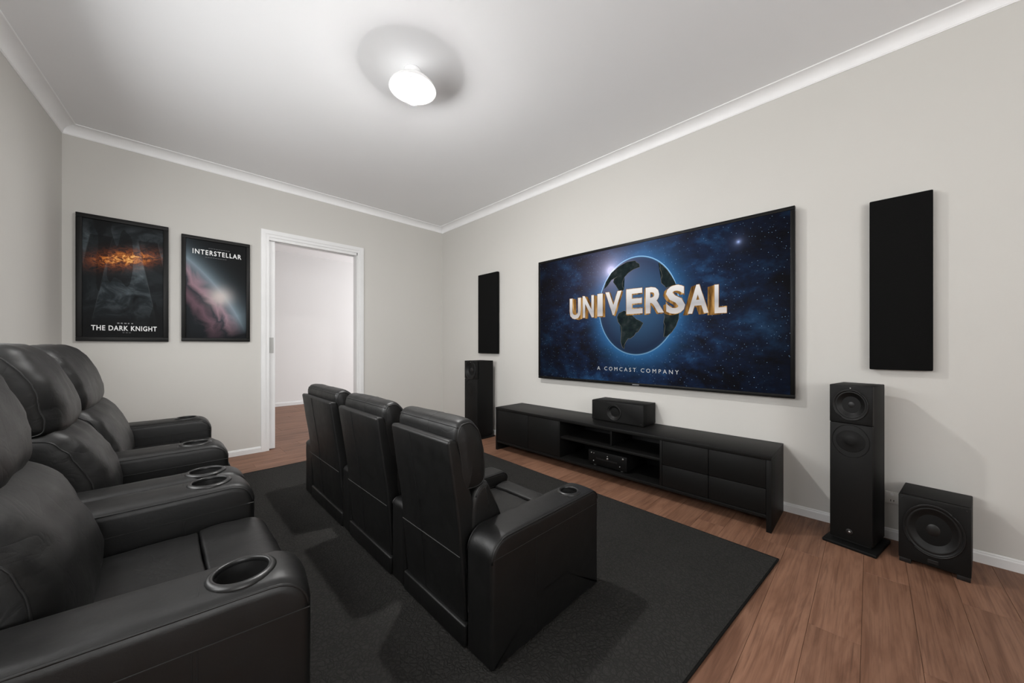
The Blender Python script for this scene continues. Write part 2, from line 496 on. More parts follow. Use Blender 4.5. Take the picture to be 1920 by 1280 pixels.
# sliding door leaf, slid back into its wall pocket, with a flush pull
bm = bmesh.new(); box(bm, DX0 + .005, DX0 + .072, YW + .034, YW + .072, .006, DZ - .008, .002)
door = tag(obj('door_1', bm, 'trim'), kind='structure')
hx0, hx1, hz0, hz1 = .795, .842, 1.015, 1.178
bm = bmesh.new(); yy = YW + .034
for (a, b, c, d) in ((hx0, hx1, hz1 - .012, hz1), (hx0, hx1, hz0, hz0 + .018), (hx0, hx0 + .009, hz0 + .018, hz1 - .012), (hx1 - .012, hx1, hz0 + .018, hz1 - .012)):
    box(bm, a, b, yy - .006, yy, c, d)
box(bm, hx0, hx1, yy - .0006, yy + .001, hz0, hz1)
tag(obj('flush_pull', bm, 'handle', door), 'satin metal flush pull')

# ------------------------------------------------------------------ ceiling lamp
LX, LY = 1.117, 2.012
lamp = empty('ceiling_lamp', (LX, LY, ZC), 'white dome ceiling light with a glowing bulb', 'ceiling lamp')
bm = bmesh.new(); lathe(bm, [(0, 0), (.052, 0), (.052, -.010), (.044, -.018), (.02, -.02), (.02, -.045), (0, -.045)], 'z', (0, 0, 0), 32)
obj('mounting_plate', bm, 'cornice', lamp, True)
nt = NT('opal_shade')
tr = nt.new('ShaderNodeBsdfTranslucent'); tr.inputs[0].default_value = (.9, .9, .9, 1)
df = nt.new('ShaderNodeBsdfDiffuse'); nt.link(nt.mix(nt.noise(nt.pos(), 20), (.88, .88, .88, 1), (.92, .92, .92, 1)), df.inputs[0])
mx = nt.new('ShaderNodeMixShader'); mx.inputs[0].default_value = .30
nt.t.links.new(df.outputs[0], mx.inputs[1]); nt.t.links.new(tr.outputs[0], mx.inputs[2])
nt.t.links.new(mx.outputs[0], nt.t.nodes['Material Output'].inputs[0]); M['shade'] = nt.m
bm = bmesh.new()
pr = [(.021, -.040), (.045, -.043), (.08, -.055), (.11, -.075), (.132, -.098), (.143, -.116), (.1435, -.118)]
pr2 = [(r - .002, h - .0035) for r, h in reversed(pr[:-1])]
lathe(bm, pr + pr2 + [pr[0]], 'z', (0, 0, 0), 48, False)
obj('lamp_shade', bm, 'shade', lamp, True)
bm = bmesh.new(); lathe(bm, [(0, -.045), (.019, -.045), (.019, -.095), (.021, -.097), (.021, -.112), (.0, -.112)], 'z', (0, 0, 0), 24)
obj('lamp_socket', bm, 'print_white', lamp, True)
BR = .046; CAP = math.radians(43); ZB = -.160
def glowing(name, watts, ar):
    nt = NT(name); em = nt.new('ShaderNodeEmission'); em.inputs[0].default_value = (1, .985, .965, 1)
    em.inputs[1].default_value = watts / (math.pi * ar)
    nt.t.links.new(em.outputs[0], nt.t.nodes['Material Output'].inputs[0]); return nt.m
M['bulb'] = glowing('bulb_frosted', GLOW_POWER, 4 * math.pi * BR * BR)
M['bulb_lens'] = glowing('bulb_lens', LAMP_POWER, 2 * math.pi * BR * BR * (1 - math.cos(CAP)))
bm = bmesh.new()
lathe(bm, [(0, -.112), (.014, -.112), (.016, -.13)] + [(BR * math.sin(a_), ZB + BR * math.cos(a_)) for a_ in [math.radians(32) + (math.pi - CAP - math.radians(32)) * k / 8 for k in range(9)]] + [(0, ZB - BR * math.cos(CAP) + .0005)], 'z', (0, 0, 0), 20)
bulb = obj('bulb', bm, 'bulb', lamp, True)
bm = bmesh.new()
lathe(bm, [(BR * math.sin(a_), ZB - BR * math.cos(a_)) for a_ in [CAP * (1 - k / 5) for k in range(6)]], 'z', (0, 0, 0), 20, False)
bl = obj('bulb_lens', bm, 'bulb_lens', bulb, True)

# ------------------------------------------------------------------ rug
bm = bmesh.new()
RUG = [(2.215, .327), (2.372, 3.745), (-.590, 3.70), (-.67, .58)]
prism(bm, RUG, 'z', .0005, .010)
top = [e for e in bm.edges if all(v.co.z > .005 for v in e.verts)]
bmesh.ops.bevel(bm, geom=top, offset=.004, segments=2, affect='EDGES')
rug = tag(recentre(obj('area_rug', bm, 'rug')), 'large charcoal carpet rug under the recliners', 'rug')
bm = bmesh.new(); c = rug.location
tube(bm, [(x - c.x, y - c.y, .006) for x, y in RUG], .0055, 6, True)
obj('binding', bm, 'rugedge', rug)

# ------------------------------------------------------------------ recliners
def arm(parent, P, base, ya, yb, cup=True, splay=0, two_seams=True, ztop=None):
    """armrest: solid with rounded front and back, piping, seams and a cup holder. base = parent's world location"""
    x0, x1, zt = P['arm_x0'], P['arm_x1'], ztop or P['arm_z']
    wd = yb - ya; yc = (ya + yb) / 2; xc = x1
    r = P['arm_edge']
    pts = rounded([(x0 - xc, .0015), (x1 - xc, .0015), (x1 - xc, zt), (x0 - xc, zt)], [.012, .012, P['arm_rf'], P['arm_rb'] if not ztop else .03], 8)
    prof_ = densify(pts, .05)
    bm = bmesh.new(); loft(bm, prof_, -wd / 2, wd / 2, r, 5, 6, crown=P['arm_crown'], crown_dir=Vector((0, 1)), wrinkle=.0012, seed=ya * 7, wscale=12)
    o = obj('armrest', bm, 'leather', parent, True)
    o.location = (xc - base[0], yc - base[1], 0); o.rotation_euler = (0, 0, splay)
    cx = P['cup_x'] - xc; zr = zt + P['arm_crown']
    Ro, Ri = P['cup_R'], P['cup_r']
    if cup:
        cb = bmesh.new(); lathe(cb, [(0, zr + .02), (Ri + .003, zr + .02), (Ri + .003, zr - .075), (0, zr - .075)], 'z', (cx, 0, 0), 32)
        cut(o, [cb])
        for p in o.data.polygons: p.use_smooth = True
        o.data.set_sharp_from_angle(angle=math.radians(50))
        if not o.data.materials: o.data.materials.append(M['leather'])
        bm = bmesh.new()
        lathe(bm, [(Ri, zr - .004), (Ri, zr + .0035), (Ri + .002, zr + .006), (Ri + (Ro - Ri) * .45, zr + .0065), (Ro - .003, zr + .003), (Ro, zr - .001), (Ro - .001, zr - .008), (Ri + .003, zr - .012), (Ri, zr - .004)], 'z', (cx, 0, 0), 40, False)
        ch = obj('cup_holder', bm, 'cup', o, True); tag(ch, 'black plastic cup holder ring')
        bm = bmesh.new()
        lathe(bm, [(Ri + .0005, zr - .002), (Ri + .0005, zr - .068), (Ri - .004, zr - .072), (0, zr - .072)], 'z', (cx, 0, 0), 32, False)
        obj('cup_well', bm, 'cup_in', o, True)
    # piping along the top edges, from low at the back over the top to low at the front
    nrm = normals2(prof_)
    for s in (-1, 1):
        path = []
        for p, nn in zip(prof_, nrm):
            if p.y > zt - P['pipe_drop']:
                q = p + nn * (-r * .30 + .0005)
                path.append(Vector((q.x, s * (wd / 2 - r * .30), q.y)))
        # order: profile runs bottom-left, bottom-right, top-right, top-left so the path is front to back
        bm = bmesh.new(); tube(bm, path, P['pipe'], 8); obj('piping', bm, 'leather', o, True)
        if two_seams:
            path2 = [Vector((x1 - xc - .004, s * (wd / 2 + .0002), zt - P['seam_drop'])), Vector((x0 - xc + .006, s * (wd / 2 + .0002), zt - P['seam_drop']))]
            bm = bmesh.new(); tube(bm, path2, .0016, 6); obj('side_seam', bm, 'seam', o)
            for dx in ((0, .008)):
                xs = P['vseam_x'] - xc + dx
                bm = bmesh.new(); tube(bm, [Vector((xs, s * (wd / 2), zt - P['seam_drop'])), Vector((xs, s * (wd / 2), .03))], .0011, 6); obj('vertical_seam', bm, 'seam', o)
    if not cup: return o
    # seam across the top behind the cup holder
    xs = cx - Ro - .006
    bm = bmesh.new(); tube(bm, [Vector((xs, -wd / 2 + r * .3, zt - r * .15)), Vector((xs, -wd / 4, zr - .001)), Vector((xs, wd / 4, zr - .001)), Vector((xs, wd / 2 - r * .3, zt - r * .15))], .0014, 6)
    obj('cross_seam', bm, 'seam', o)
    return o
def loc2(pts, base): return [Vector((x - base[0], z)) for x, z in pts]
def cushion(parent, name, ctrl, base, y0, y1, P, r, crown, seed, per=6, wr=.004, pipe=True, cd=Vector((1, .15)), puff=.012, pipe_from=None, edges=(), loops=()):
    prof_ = catmull(loc2(ctrl, base), per)
    bm = bmesh.new()
    rings = loft(bm, prof_, y0 - base[1], y1 - base[1], r, 6, 14, crown, cd.normalized() if cd else None, wr, seed, puff)
    paths = []
    if pipe:
        for ri in (3 + 2, len(rings) - 1 - 5):
            pp = [v.co.copy() for v in rings[ri]]
            if pipe_from: pp = [q for q in pp if pipe_from(q)]
            paths.append(pp)
    extra = []
    for ex, ez in edges:
        q = Vector((ex - base[0], ez)); i = min(range(len(prof_)), key=lambda k: (prof_[k] - q).length)
        extra.append(([r_[i].co.copy() for r_ in rings[6:-6]], P['pipe'] * .8, False))
    for t in loops:
        r_ = rings[int(9 + t * (len(rings) - 18))]; extra.append(([v.co.copy() for v in r_], .0011, True))
    o = obj(name, bm, 'soft_leather', parent, True)
    for pp, rr, cl in extra:
        b2 = bmesh.new(); tube(b2, pp, rr, 6, closed=cl); obj('seam', b2, 'seam', o, True)
    for pp in paths:
        # rotate so that an open path starts at its gap
        gap = max(range(len(pp)), key=lambda i: (pp[i] - pp[i - 1]).length)
        pp = pp[gap:] + pp[:gap]
        b2 = bmesh.new(); tube(b2, pp, P['pipe'] * .8, 6, closed=not pipe_from); obj('piping', b2, 'seam', o, True)
    return o
def recliner(P, y0, y1, arms, label, group, seed):
    base = ((P['arm_x0'] + P['arm_x1']) / 2, (y0 + y1) / 2, .0105)
    root = empty('recliner', base, label, 'recliner', group)
    base3 = base
    g = .004
    def low(o): o.location.z = 0; return o          # meshes are laid out from the rug's surface
    # seat: rear cushion and front roll that carries on down as the footrest
    sz, cx, fx = P['seat_z'], P['crease_x'], P['front_x']
    xb = P['seat_x0']
    low(cushion(root, 'seat', [(xb, sz - .12), (xb, sz - .02), (xb + .05, sz), ((xb + cx) / 2, sz + .004), (cx - .03, sz + .002), (cx - .003, sz - .006), (cx, sz - .05), (cx - .006, sz - .12)], base, y0 + g, y1 - g, P, .022, .006, seed, 6, .0025, False, Vector((0, 1)), .002))
    low(cushion(root, 'footrest', [(cx, sz - .10), (cx + .002, sz - .008), (cx + .022, sz + P['roll']), ((cx + fx) / 2 + .01, sz + P['roll'] + .003), (fx - .035, sz - .004), (fx - .004, sz - .05), (fx, sz - .12), (fx - .006, .08), (fx - .03, .05), (cx + .06, .06)], base, y0 + g, y1 - g, P, .022, .006, seed + 2, 6, .0025, False, Vector((.4, 1)), .002))
    bm = bmesh.new(); box(bm, xb - base[0], cx + .03 - base[0], y0 - base[1], y1 - base[1], .002, sz - .10)
    low(obj('base', bm, 'leather', root))
    lum = low(cushion(root, 'lumbar_cushion', P['lumbar'], base, y0 + g, y1 - g, P, P['cr'], P['crown'], seed + 4, 6, P['wr'], True, puff=.004, pipe_from=lambda q: q.x > P['lumbar'][1][0] - base[0] + .02 and q.z > sz - .02))
    hd = low(cushion(root, 'headrest', P['head'], base, y0 + g + .004, y1 - g - .004, P, P['cr'], P['crown'], seed + 6, 6, P['wr'], True, puff=.008, edges=P['head_edges'], loops=P['loops']))
    # hard back shell
    prof_ = densify([Vector(p) for p in rounded([(x - base[0], z) for x, z in P['shell']], P['shell_r'], 5)], .05)
    bm = bmesh.new(); loft(bm, prof_, y0 + .010 - base[1], y1 - .010 - base[1], .010, 4, 4, wrinkle=.0006, seed=seed)
    sh = low(obj('back_shell', bm, 'leather', root, True))
    # stitched lines on the rear panel
    def rear(z):
        """world x of the shell's rear surface at height z"""
        xs = [p.x + (q.x - p.x) * (z - p.y) / (q.y - p.y) for p, q in zip(prof_, prof_[1:] + prof_[:1]) if abs(q.y - p.y) > 1e-6 and min(p.y, q.y) <= z <= max(p.y, q.y)]
        return min(xs) + base[0] - .0006
    z1 = P['panel_z']; W = y1 - y0
    b2 = bmesh.new(); tube(b2, [Vector((rear(z1) - .0004 - base[0], y0 + .014 - base[1], z1)), Vector((rear(z1) - .0004 - base[0], y1 - .014 - base[1], z1))], .0017, 6)
    obj('panel_seam', b2, 'thread', sh)
    ysm = y0 + W * .62 - base[1]
    zs = [P['shell_rear'][0][1] + (P['shell_rear'][-1][1] - P['shell_rear'][0][1]) * k / 14 for k in range(15)]
    b2 = bmesh.new(); tube(b2, [Vector((rear(z) - .0002 - base[0], ysm, z)) for z in zs], .0014, 6); obj('panel_seam', b2, 'seam', sh)
    # rear kick rail between the arms
    bm = bmesh.new(); box(bm, P['rail_x'] - base[0], P['rail_x'] + .05 - base[0], y0 + .002 - base[1], y1 - .002 - base[1], .003, P['rail_z'], .008, 3)
    low(sharp(obj('kick_rail', bm, 'leather', root), 40))
    for a in arms:
        low_ = len(a) > 3
        o = arm(root, P, base, a[0], a[1], not low_, a[2] if len(a) > 2 else 0, ztop=a[3] if low_ else None)
        o.location.z = 0
    return root

FRONT = dict(arm_x0=.765, arm_x1=1.405, arm_z=.430, arm_rf=.045, arm_rb=.075, arm_edge=.016, arm_crown=.004, cup_x=1.275, cup_R=.051, cup_r=.037,
    pipe=.0036, pipe_drop=.075, seam_drop=.062, vseam_x=.98, seat_z=.305, crease_x=1.285, front_x=1.425, seat_x0=.90, roll=.012,
    lumbar=[(.80, .36), (.795, .50), (.83, .555), (.868, .562), (.885, .545), (.915, .49), (.945, .425), (.955, .36), (.94, .31), (.86, .30)],
    head=[(.765, .56), (.742, .66), (.728, .755), (.742, .797), (.772, .808), (.805, .800), (.838, .765), (.858, .71), (.870, .63), (.868, .575), (.845, .552), (.80, .548)],
    cr=.024, crown=.008, wr=.0022, head_edges=[(.738, .785)], loops=(.42,),
    shell=[(.772, .085), (.80, .085), (.842, .40), (.735, .742), (.694, .748), (.742, .42)], shell_r=[.006, .006, .05, .012, .012, .3],
    shell_rear=[(.772, .09), (.7625, .22), (.744, .42), (.719, .58), (.695, .735)], panel_z=.325, rail_x=.758, rail_z=.085)
FR = 'front row of recliners on the rug'
recliner(FRONT, 1.006, 1.450, [(.866, 1.004), (1.452, 1.575, 0, .366)], 'low black leather recliner ending the front row opposite the doorway end', FR, 1)
recliner(FRONT, 1.577, 2.085, [(2.087, 2.205, 0, .366)], 'low black leather recliner in the middle of the front row', FR, 3)
recliner(FRONT, 2.207, 2.800, [(2.802, 2.965, 0, .378)], 'low black leather recliner at the doorway end of the front row', FR, 5)

BACK = dict(arm_x0=-.60, arm_x1=.255, arm_z=.552, arm_rf=.075, arm_rb=.05, arm_edge=.022, arm_crown=.010, cup_x=.128, cup_R=.066, cup_r=.050,
    pipe=.0034, pipe_drop=.085, seam_drop=.075, vseam_x=.05, seat_z=.425, crease_x=.09, front_x=.290, seat_x0=-.30, roll=.006,
    lumbar=[(-.44, .44), (-.43, .70), (-.36, .760), (-.285, .765), (-.235, .73), (-.195, .665), (-.160, .575), (-.145, .49), (-.155, .42), (-.22, .385), (-.36, .38)],
    head=[(-.48, .76), (-.51, .90), (-.505, 1.01), (-.465, 1.062), (-.41, 1.070), (-.355, 1.045), (-.305, .965), (-.275, .875), (-.265, .80), (-.285, .755), (-.34, .74), (-.42, .738)],
    cr=.05, crown=.028, wr=.005, head_edges=[], loops=(),
    shell=[(-.585, .06), (-.44, .06), (-.44, .60), (-.49, .95), (-.575, .96), (-.60, .45)], shell_r=[.006, .006, .1, .02, .02, .2],
    shell_rear=[(-.585, .08), (-.598, .45), (-.575, .93)], panel_z=.36, rail_x=-.602, rail_z=.10)
BK = 'back row of recliners along the side wall'
recliner(BACK, 1.125, 1.655, [(.900, 1.065, math.radians(-7)), (1.657, 1.828)], 'tall black leather recliner in the back row, on the end farthest from the posters', BK, 11)
recliner(BACK, 1.977, 2.400, [(1.832, 1.975), (2.402, 2.600)], 'tall black leather recliner in the middle of the back row', BK, 13)
recliner(BACK, 2.602, 3.320, [(3.322, 3.545)], 'tall black leather recliner in the back row, nearest the poster wall', BK, 15)

# ------------------------------------------------------------------ media cabinet
CX0, CX1, CY0, CY1, CZ = 2.505, 2.908, .402, 2.780, .446
cab = empty('media_cabinet', ((CX0 + CX1) / 2, (CY0 + CY1) / 2, 0), 'long low black media cabinet with doors, drawers and open shelves below the television', 'cabinet')
co = cab.location
def cb(name, b, mat='cabinet', bev=.0015, parent=cab): return boxo(name, b, mat, parent, bev, co)
TP = .026
cb('cabinet_top', (CX0, CX1, CY0, CY1, CZ - TP, CZ), bev=.002)
for a in (CY0, CY1 - .026): cb('side_panel', (CX0 + .001, CX1, a, a + .026, 0, CZ - TP))
cb('bottom_panel', (CX0 + .001, CX1, CY0 + .026, CY1 - .026, .078, .100))
cb('back_panel', (CX1 - .012, CX1 - .002, CY0 + .026, CY1 - .026, .100, CZ - TP), 'cab_in')
ZT = CZ - TP
B0, B1 = 1.050, 1.935                     # open bay
for a in (B0 - .016, B1): cb('partition', (CX0 + .002, CX1 - .012, a, a + .016, .100, ZT), bev=.001)
cb('shelf', (CX0 + .012, CX1 - .012, B0, B1, .268, .288))
cb('divider', (CX0 + .05, CX1 - .012, 1.452, 1.466, .288, ZT))
gp = .0016
for a, b in ((B1 + .016, 2.319), (2.319, CY1 - .026)):
    d = cb('cabinet_door', (CX0 + .004, CX0 + .022, a + gp, b - gp, .1025, ZT - gp))
    bm = bmesh.new(); yk = (a if a > 2.2 else b) + (.03 if a > 2.2 else -.03)
    yk = b - .03 if a < 2.2 else a + .03
    lathe(bm, [(0, -.004), (.004, -.004), (.004, .002), (0, .002)], 'x', (CX0 + .004 - co.x, yk - co.y, ZT - .03), 12)
    obj('catch', bm, 'rubber', d)
for a, b in ((CY0 + .026, .736), (.736, B0 - .016)):
    for z0, z1 in ((.1025, .251), (.251, ZT)):
        cb('drawer_front', (CX0 + .004, CX0 + .022, a + gp, b - gp, z0 + (gp if z0 > .2 else 0), z1 - gp))
# receiver
R0 = (2.545, 2.845, 1.318, 1.662, .100, .225)
rc = empty('av_receiver', ((R0[0] + R0[1]) / 2, (R0[2] + R0[3]) / 2, .1003), 'black audio receiver with small silver buttons on the open cabinet shelf', 'receiver')
ro = rc.location
boxo('casing', (R0[0] + .012, R0[1], R0[2] + .006, R0[3] - .006, .112, .221), 'speaker', rc, .003, ro)
fp = boxo('front_panel', (R0[0], R0[0] + .013, R0[2], R0[3], .112, .225), 'bezel', rc, .002, ro)
def knob(par, off, x, y, z, r, ln, mat='metal', name='button'):
    bm = bmesh.new(); lathe(bm, [(0, -ln), (r * .85, -ln), (r, -ln * .7), (r, .001), (0, .001)], 'x', (x - off[0], y - off[1], z - off[2]), 14)
    return obj(name, bm, mat, par, True)
for (y, z, r) in ((1.632, .203, .0045), (1.609, .203, .0035), (1.612, .140, .0045), (1.484, .199, .004), (1.484, .180, .0075), (1.350, .207, .0065), (1.376, .142, .004)):
    knob(fp, ro, R0[0], y, z, r, .005)
boxo('display', (R0[0] - .0008, R0[0] + .001, 1.40, 1.59, .158, .171), 'rubber', fp, 0, ro)
for y in (1.615, 1.372): 
    for x in (2.575, 2.80):
        bm = bmesh.new(); lathe(bm, [(0, .0002), (.012, .0002), (.012, .012), (0, .012)], 'z', (x - ro.x, y - ro.y, 0), 14); obj('foot', bm, 'handle' if x < 2.6 else 'rubber', rc, True)

# ------------------------------------------------------------------ loudspeakers
def stretch(bm, off, z, k):
    for v in bm.verts: v.co.z = (z - off[2]) + (v.co.z - (z - off[2])) * k
    return bm
def driver(par, off, x, y, z, r, depth=.028, k=1.0, name='driver'):
    """speaker driver facing -x, recessed into its baffle; k stretches it into an upright oval"""
    c = (x - off[0], y - off[1], z - off[2])
    bm = bmesh.new()
    lathe(bm, [(r * .99, depth * .3), (r, -.001), (r, -.003), (r * .965, -.0045), (r * .93, -.003), (r * .91, .002), (r * .87, -.001), (r * .82, -.0005), (r * .78, .003),
               (r * .55, depth * .5), (r * .33, depth * .85), (r * .26, depth * .95), (0, depth * .95)], 'x', c, 40, False)
    d = obj(name, stretch(bm, off, z, k), 'cone', par, True)
    bm = bmesh.new()
    lathe(bm, [(r * .34, depth * .93)] + [(r * .33 * math.cos(a), depth * .82 - r * .16 * math.sin(a)) for a in [math.pi / 2 * i / 6 for i in range(7)]], 'x', c, 28, False)
    obj('dust_cap', stretch(bm, off, z, k), 'rubber', d, True)
    bm = bmesh.new(); tube(bm, [Vector((c[0] - .0035, c[1] + r * math.cos(a), c[2] + r * math.sin(a))) for a in [2 * math.pi * i / 40 for i in range(40)]], .0022, 6, True)
    obj('trim_ring', stretch(bm, off, z, k), 'rubber', d, True)
    return d
def hole(off, x, y, z, r, depth, k=1.0):
    b = bmesh.new(); lathe(b, [(0, -.05), (r, -.05), (r, depth), (0, depth)], 'x', (x - off[0], y - off[1], z - off[2]), 40); return stretch(b, off, z, k)
def tower(label, x0, x1, y0, y1, zt, face_h, yaw=0):
    """floor-standing speaker, front facing -x"""
    t = empty('tower_speaker', ((x0 + x1) / 2, (y0 + y1) / 2, 0), label, 'speaker', 'tower speakers beside the television')
    t.rotation_euler = (0, 0, math.radians(yaw))
    o = t.location.copy(); yc = (y0 + y1) / 2; W = y1 - y0
    boxo('base_plate', (x0 - .040, x1 + .012, y0 - .022, y1 + .022, .0, .018), 'speaker', t, .005, o)
    boxo('plinth', (x0 + .02, x1 - .02, y0 + .012, y1 - .012, .018, .032), 'rubber', t, 0, o)
    boxo('speaker_body', (x0 + .014, x1, y0, y1, .030, zt), 'speaker', t, .004, o)
    zs = zt - face_h
    r = W * .40; KZ = 1.17
    zc1 = zs + face_h * .49
    up = boxo('baffle', (x0, x0 + .03, y0, y1, zs + .001, zt), 'speaker_front', t, .004, o)
    cut(up, [hole(o, x0, yc, zc1, r * .985, .029, KZ)]); sharp(up, 40)
    driver(up, o, x0, yc, zc1, r, k=KZ)
    knob(up, o, x0, yc, zt - .016, .003, .002, 'metal', 'badge')
    lo = boxo('grille', (x0 + .001, x0 + .016, y0 + .001, y1 - .001, .032, zs - .001), 'speaker_front', t, .003, o)
    # second driver behind the stretched grille cloth: its rim and cap press through
    zc2 = zs - W * .53
    bm = bmesh.new(); pts = [Vector((x0 + .0008 - o.x, yc - o.y + r * 1.08 * math.cos(a), zc2 + r * 1.25 * math.sin(a))) for a in [2 * math.pi * k / 40 for k in range(40)]]
    tube(bm, pts, .0018, 6, True); obj('grille_ring', bm, 'speaker_front', lo, True)
    bm = bmesh.new(); lathe(bm, [(r * 1.06, .0016), (r * .8, .0008), (r * .40, .0010), (r * .34, -.0006), (r * .2, -.002), (0, -.0025)], 'x', (x0 - o.x, yc - o.y, zc2), 32)
    obj('dust_cap', bm, 'speaker_front', lo, True)
    # round badge near the foot
    zb = .078
    bm = bmesh.new(); lathe(bm, [(0, -.0015), (.013, -.0015), (.016, -.0005), (.016, .002), (0, .002)], 'x', (x0 + .001 - o.x, yc - o.y + .006, zb), 24); bd = obj('badge', bm, 'rubber', lo, True)
    knob(bd, o, x0 - .0005, yc + .004, zb + .002, .0055, .004, 'metal', 'badge_stud')
    return t
tower('slim black floor-standing speaker between the cabinet and the subwoofer', 2.642, 2.866, -.034, .140, .872, .208, -12)
tower('slim black floor-standing speaker in the corner beside the cabinet, below the wall panel', 2.600, 2.850, 3.206, 3.444, .915, .212)

# centre speaker
K0 = (2.69, 2.912, 1.252, 1.722, CZ, .618)
cs = empty('center_speaker', ((K0[0] + K0[1]) / 2, (K0[2] + K0[3]) / 2, CZ), 'small black box speaker lying on top of the media cabinet', 'speaker')
o = cs.location
bd = boxo('speaker_body', (K0[0] + .012, K0[1], K0[2], K0[3], CZ + .003, K0[5]), 'speaker', cs, .004, o)
fr = boxo('baffle', (K0[0], K0[0] + .03, K0[2] + .001, K0[3] - .001, CZ + .004, K0[5] - .001), 'speaker_front', cs, .004, o)
cut(fr, [hole(o, K0[0], 1.508, .532, .064, .029)]); sharp(fr, 40)
driver(fr, o, K0[0], 1.508, .532, .064)
for y in (K0[2] + .02, K0[3] - .02):
    for z in (CZ + .02, K0[5] - .02): knob(fr, o, K0[0], y, z, .004, .0015, 'rubber', 'screw')
for y in (K0[2] + .04, K0[3] - .04):
    boxo('foot', (K0[0] + .03, K0[1] - .03, y - .012, y + .012, CZ, CZ + .004), 'rubber', cs, 0, o)

# subwoofer
sw = empty('subwoofer', (2.762, -.229, 0), 'squat black cube subwoofer with one big round driver on the floor', 'speaker')
sw.rotation_euler = (0, 0, math.radians(-8))
o = Vector((2.76, -.215, 0))                # parts below are laid out around this spot, then carried to the root
SB = (2.634, 2.882, -.328, -.102, .022, .339)
boxo('speaker_body', (SB[0] + .012, SB[1], SB[2], SB[3], SB[4], SB[5]), 'speaker', sw, .004, o)
fr = boxo('baffle', (SB[0], SB[0] + .03, SB[2], SB[3], SB[4], SB[5]), 'speaker_front', sw, .004, o)
cut(fr, [hole(o, SB[0], -.215, .194, .0955, .029, 1.27)]); sharp(fr, 40)
driver(fr, o, SB[0], -.215, .194, .0965, .028, 1.27)
bm = bmesh.new(); box(bm, SB[0] - .002 - o.x, SB[0] + .004 - o.x, -.232 - o.y, -.198 - o.y, .036, .054, .0015)
obj('port', bm, 'rubber', fr)
knob(fr, o, SB[0], -.115, .325, .003, .0015, 'rubber', 'screw'); knob(fr, o, SB[0], -.315, .325, .003, .0015, 'rubber', 'screw')
for y in (SB[2] + .022, SB[3] - .022):
    for x in (SB[0] + .03, SB[1] - .03): boxo('foot', (x - .026, x + .026, y - .02, y + .02, 0, .024), 'rubber', sw, .002, o)

# acoustic panels
def panel(label, y0, y1, z0, z1):
    p = empty('acoustic_panel', (XW - .03, (y0 + y1) / 2, z0), label, 'wall panel', 'acoustic panels flanking the television')
    o = p.location
    boxo('fabric_pad', (XW - .046, XW - .012, y0, y1, z0, z1), 'felt', p, .005, o)
    boxo('mounting_frame', (XW - .013, XW - .0005, y0 + .02, y1 - .02, z0 + .02, z1 - .02), 'rubber', p, 0, o)
panel('narrow black fabric acoustic panel on the wall above the subwoofer end', -.232, .004, .952, 1.908)
panel('black fabric acoustic panel on the wall near the room corner', 3.165, 3.530, .998, 1.992)

# power outlet
ot = empty('wall_outlet', (XW - .004, -.100, .21), 'pale wall power outlet half hidden behind the subwoofer', 'outlet')
oo = ot.location
boxo('cover_plate', (XW - .008, XW - .0003, -.155, -.058, .200, .265), 'outlet', ot, .002, oo)
for y in (-.085, -.125): boxo('switch', (XW - .011, XW - .007, y - .006, y + .006, .245, .257), 'print_white', ot, .001, oo)
for y in (-.080, -.092, -.120, -.132): boxo('socket_slot', (XW - .0085, XW - .0075, y - .0015, y + .0015, .212, .222), 'rubber', ot, 0, oo)

# ------------------------------------------------------------------ flat lettering
def glyphs(text, bold=.0, spacing=1.0):
    """2-D outline mesh of a text as (verts, faces), in font units"""
    cu = bpy.data.curves.new('t', 'FONT'); cu.body = text; cu.size = 1; cu.offset = bold; cu.space_character = spacing; cu.resolution_u = 3
    cu.fill_mode = 'FRONT' if hasattr(cu, 'fill_mode') else cu.fill_mode
    ob = bpy.data.objects.new('t', cu); COL.objects.link(ob)
    dg = bpy.context.evaluated_depsgraph_get(); dg.update()
    me = bpy.data.meshes.new_from_object(ob.evaluated_get(dg))
    v = [(a.co.x, a.co.y) for a in me.vertices]; f = [list(p.vertices) for p in me.polygons]
    bpy.data.objects.remove(ob); bpy.data.curves.remove(cu); bpy.data.meshes.remove(me)
    x0 = min(p[0] for p in v); x1 = max(p[0] for p in v); y0 = min(p[1] for p in v); y1 = max(p[1] for p in v)
    return [((p[0] - x0) / (x1 - x0), (p[1] - y0) / (y1 - y0)) for p in v], f
def put(bm, gl, fn):
    v = [bm.verts.new(fn(a, b)) for a, b in gl[0]]
    for f in gl[1]:
        try: bm.faces.new([v[i] for i in f])
        except ValueError: pass

# ------------------------------------------------------------------ television
TY0, TY1, TZ0, TZ1 = .338, 2.500, .748, 1.982
TXF = 2.868                                # front of the bezel
tv = empty('television', (XW - .03, (TY0 + TY1) / 2, TZ0), 'huge wall-mounted flat television showing a globe and UNIVERSAL on starry blue space', 'television')
to = tv.location
boxo('back_cover', (TXF + .014, XW - .0005, TY0 + .015, TY1 - .015, TZ0 + .015, TZ1 - .015), 'bezel', tv, 0, to)
bm = bmesh.new(); bw = .024
for b in ((TXF, TXF + .03, TY0, TY1, TZ0, TZ0 + bw), (TXF, TXF + .03, TY0, TY1, TZ1 - bw, TZ1), (TXF, TXF + .03, TY0, TY0 + bw, TZ0 + bw, TZ1 - bw), (TXF, TXF + .03, TY1 - bw, TY1, TZ0 + bw, TZ1 - bw)):
    box(bm, b[0] - to.x, b[1] - to.x, b[2] - to.y, b[3] - to.y, b[4] - to.z, b[5] - to.z, .003)
sharp(obj('bezel', bm, 'bezel', tv), 40)
SXF = TXF + .004
